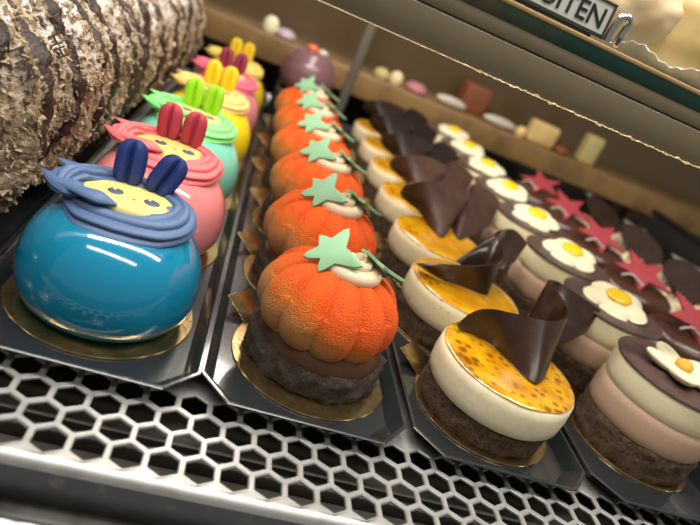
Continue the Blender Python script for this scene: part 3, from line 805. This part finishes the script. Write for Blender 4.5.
def worn():
    V, F = [], []; n = 420
    for k in range(n + 1):
        x = 1 + 24*k/n; q = max(0, min(1, (x - 7.5)/2.5))
        lo = 17.072 - q*(.14*max(0, fbm(x, 0, 3, 2.6, 4)) + .05*max(0, fbm(x, 5, 0, 6, 2))); hi = 17.088 + q*.12*max(0, fbm(x, 9, 1, 3, 3))
        for y, z in ((UY-.05 - q*.05*abs(fbm(x, 2, 2, 5, 2)), lo), (UY+.02, lo), (UY+.02, hi), (UY-.04, hi)): V.append((x-20, y-UY, z-17.1))
    for k in range(n):
        for i in range(4): F.append((k*4+i, (k+1)*4+i, (k+1)*4+(i+1) % 4, k*4+(i+1) % 4))
    F.append((0, 1, 2, 3)); F.append((n*4+3, n*4+2, n*4+1, n*4))
    return V, F
obj('worn_tape', worn(), M['tape'], us, smooth=False)
# the name card
A = at_y(604, 35, UY - .3); Bp = at_y(532, 0, UY - .3)
cz = 20.21
tagx = A.x
st = thing('name_card', 'white name card with dark frame standing on the upper shelf edge', 'sign', (tagx - 2.75, UY + .1, cz + .14))
W, Hh = 6.2, 1.5
mt = Matrix.Translation((0, 0, 0)) @ Matrix.Rotation(-.12, 4, 'X')
obj('card_foot', box(-2.6, 2.4, 0, .12, -.14, .05), M['tag_frame'], st)
obj('card_face', xf(box(-W/2-.2, W/2-.2, -.02, .06, .06, Hh-.06), mt), M['tag_white'], st)
fr = join(box(-W/2-.26, W/2-.14, -.05, .08, 0, .15), box(-W/2-.26, W/2-.14, -.05, .08, Hh-.1, Hh), box(W/2-.26, W/2-.14, -.05, .08, 0, Hh), box(-W/2-.26, -W/2-.14, -.05, .08, 0, Hh))
obj('card_frame', xf(fr, mt), M['tag_frame'], st, smooth=False)
tv = text_vf('UITEN', 1.16, .012, offset=.015)
mx = max(p[0] for p in tv[0])
tv = xf(tv, mt @ Matrix.Translation((W/2 - .5 - mx, -.035, .36)) @ Matrix.Rotation(PI/2, 4, 'X'))
obj('lettering', tv, M['tag_black'], st, smooth=False)
# chrome clip beside the card
cl = thing('chrome_clip', 'bent chrome clip between the name card and the glass dish', 'clip', (tagx + .75, UY + .42, cz))
pth = cr([(-.18, -.15, .1), (-.2, -.2, .5), (-.1, -.22, .82), (.1, -.2, .86), (.2, -.15, .7), (.2, -.1, .4), (.22, 0, .1)], 8)
obj('clip_wire', tube([p*1.55 for p in pth], .17, 12), M['chrome'], cl)
# pressed glass dish with a pale custard cake
ds = thing('glass_dish', 'pressed glass dish with wavy rim on the upper shelf beside the name card', 'dish', (tagx + 5.6, UY + 4.7, cz))
def dishf(a, r, z): return (r*(1 + .012*math.cos(a*48)*(r > 3)), z + (.2*math.cos(a*9 + 1.6) + .04*math.cos(a*48))*max(0, r - 3.7)/.9)
obj('bowl', lathe(dense([(0, .04), (3.3, .04), (3.9, .2), (4.35, .5), (4.55, .62), (4.6, .56), (4.4, .4), (3.95, .08), (3.3, 0), (0, 0)], .12), 288, dishf), M['dishglass'], ds, smooth=30)
ck = thing('custard_cake', 'pale yellow custard cake in the pressed glass dish, cut off by the top right corner', 'cake', (tagx + 5.6, UY + 4.8, cz + .12))
obj('custard_body', lathe(dense([(0, .1), (3.3, .1), (3.9, .35), (4.15, 1.4), (4.1, 3.0), (3.4, 4.2), (0, 4.5)], .3), 72, lambda a, r, z: (r*(1 + .02*math.sin(3*a)), z)), M['custard'], ck)
obj('icing', ellipsoid((-2.3, -1.6, 2.2), (2.1, 2.2, 2.2), nu=48, nv=32, fn=lambda q: q*(1 + .10*fbm(q.x, q.y, q.z, 1.6, 4))), M['custard_pink'], ck)

# ---------------------------------------------------------------- back of the case
struct(obj('wall_back', box(-60, 150, 99.2, 100, -6, 48), M['backwall']))
struct(obj('wall_left', box(-31, -30, 10, 99.2, -6, 48), M['backwall']))
o = obj('back_ledge', join(box(-30, 135, 88.2, 99, 4.9, 8.4, .25), *[box(x, x+2, 94, 96, -6, 5.2) for x in (-25, 20, 70, 120)]), M['wood'])
tag(o, 'tan wooden ledge running along the back of the case', 'ledge')
o = obj('support_post', box(13.2, 14.5, 87.7, 88.1, .0, 30, .12), M['post']); tag(o, 'grey metal post standing behind the pumpkin and yellow cake rows', 'post')
o = obj('side_frame', join(box(63, 64.2, 50, 51.2, -2, 26, .1), box(63, 64.2, 50, 80, 6.5, 7.4, .1)), M['black_frame']); tag(o, 'black metal side frame at the right behind the meringue cakes', 'frame')
def bun(r, h): return lathe(dense([(0, 0), (r*.8, 0), (r, h*.3), (r*.85, h*.75), (r*.4, h), (0, h*1.02)], .3), 32)
BL = 8.4
def reflected_item(name, vf, m, px, label, cat, dz=0):  # solid pastries standing in for blurred reflections in the rear glass
    p = at_y(px[0], px[1], 91.0); o = obj(name, vf, m, loc=(p.x, 91.0, BL)); tag(o, label, cat); return o
reflected_item('reflected_bun', bun(1.3, 1.5), M['yellow_pale'], (386, 64), 'reflection built as a small pale yellow bun on the back ledge right of the post', 'bun')
reflected_item('reflected_bun', bun(1.8, 1.5), M['pinkice'], (420, 80), 'reflection built as a pink iced bun on the back ledge', 'bun')
reflected_item('eclair', xf(ellipsoid((0, 0, .8), (2.6, 1, .8)), Matrix.Identity(4)), M['white_strip'], (455, 94), 'reflection built as a white iced eclair on the back ledge beside the pink bun', 'pastry')
reflected_item('eclair', xf(ellipsoid((0, 0, .8), (3.0, 1, .8)), M['white_strip'] and Matrix.Identity(4)), M['white_strip'], (503, 116), 'reflection built as a white iced eclair on the back ledge right of the orange-brown cake', 'pastry')
o = obj('reflected_loaf', box(-2.2, 2.2, -2, 2, 0, 4.4, .4), M['orangecake'], loc=(at_y(478, 90, 95).x, 95.4, BL)); tag(o, 'reflection built as an orange-brown loaf cake block on the back ledge', 'cake')  # block added in place of a brown reflection above the rail
reflected_item('reflected_slice', box(-2.4, 2.4, -1, 1.4, 0, 3.4, .5), M['custard'], (540, 138), 'reflection built as a cream coloured slice standing on the back ledge', 'cake')
reflected_item('reflected_slice', box(-1.4, 1.4, -1, 1.4, 0, 4.6, .4), M['yellow_pale'], (590, 150), 'reflection built as a tall pale yellow slice at the right on the back ledge', 'cake')
reflected_item('reflected_bun', bun(1.2, 2.2), M['white_choc'], (272, 22), 'reflection built as a white bun on the back ledge left of the mauve dome', 'bun')
reflected_item('reflected_bun', bun(1.5, 1.3), mat('lilac_icing', '#b8a2b0', .4), (286, 34), 'reflection built as a lilac bun on the back ledge next to the white one', 'bun')

reflected_item('reflected_bun', bun(1.0, 1.6), M['custard'], (522, 130), 'reflection built as a small cream bun on the back ledge between white eclair and cream slice', 'bun')
reflected_item('reflected_bun', bun(1.5, 1.2), M['orangecake'], (562, 147), 'reflection built as a flat brown bun on the back ledge between the two pale slices', 'bun')
reflected_item('reflected_bun', bun(1.1, 1.9), M['custard_pink'], (400, 70), 'reflection built as a tall cream bun on the back ledge between yellow and pink buns', 'bun')
# ---------------------------------------------------------------- light
def area(name, loc, size, power, col, aim):
    l = bpy.data.lights.new(name, 'AREA'); l.shape = 'RECTANGLE'; l.size, l.size_y = size[0]*S, size[1]*S
    l.energy = power; l.color = lin(col)[:3]
    o = bpy.data.objects.new(name, l); C.objects.link(o); o.location = Vector(loc)*S
    o.rotation_euler = (Vector(aim) - Vector(loc)).to_track_quat('-Z', 'Y').to_euler(); return o
area('case_lamp', (12, 22, 60), (90, 5), 5.5, '#fff9f0', (12, 26, 0))
area('rear_lamp', (6, 60, 46), (56, 6), 2.3, '#fff3e4', (18, 58, 0))
area('room_lamp', (0, -30, 100), (120, 10), 5.5, '#fff8f0', (10, 30, 0))
w = bpy.data.worlds.new('world'); sc.world = w; w.use_nodes = True
bg = w.node_tree.nodes['Background']; bg.inputs['Color'].default_value = lin('#d6d0c6'); bg.inputs['Strength'].default_value = .33
sc.view_settings.view_transform = 'Standard'; sc.view_settings.look = 'None'; sc.view_settings.gamma = 1
sc.view_settings.exposure = 0.0
sc.cycles.use_denoising = True
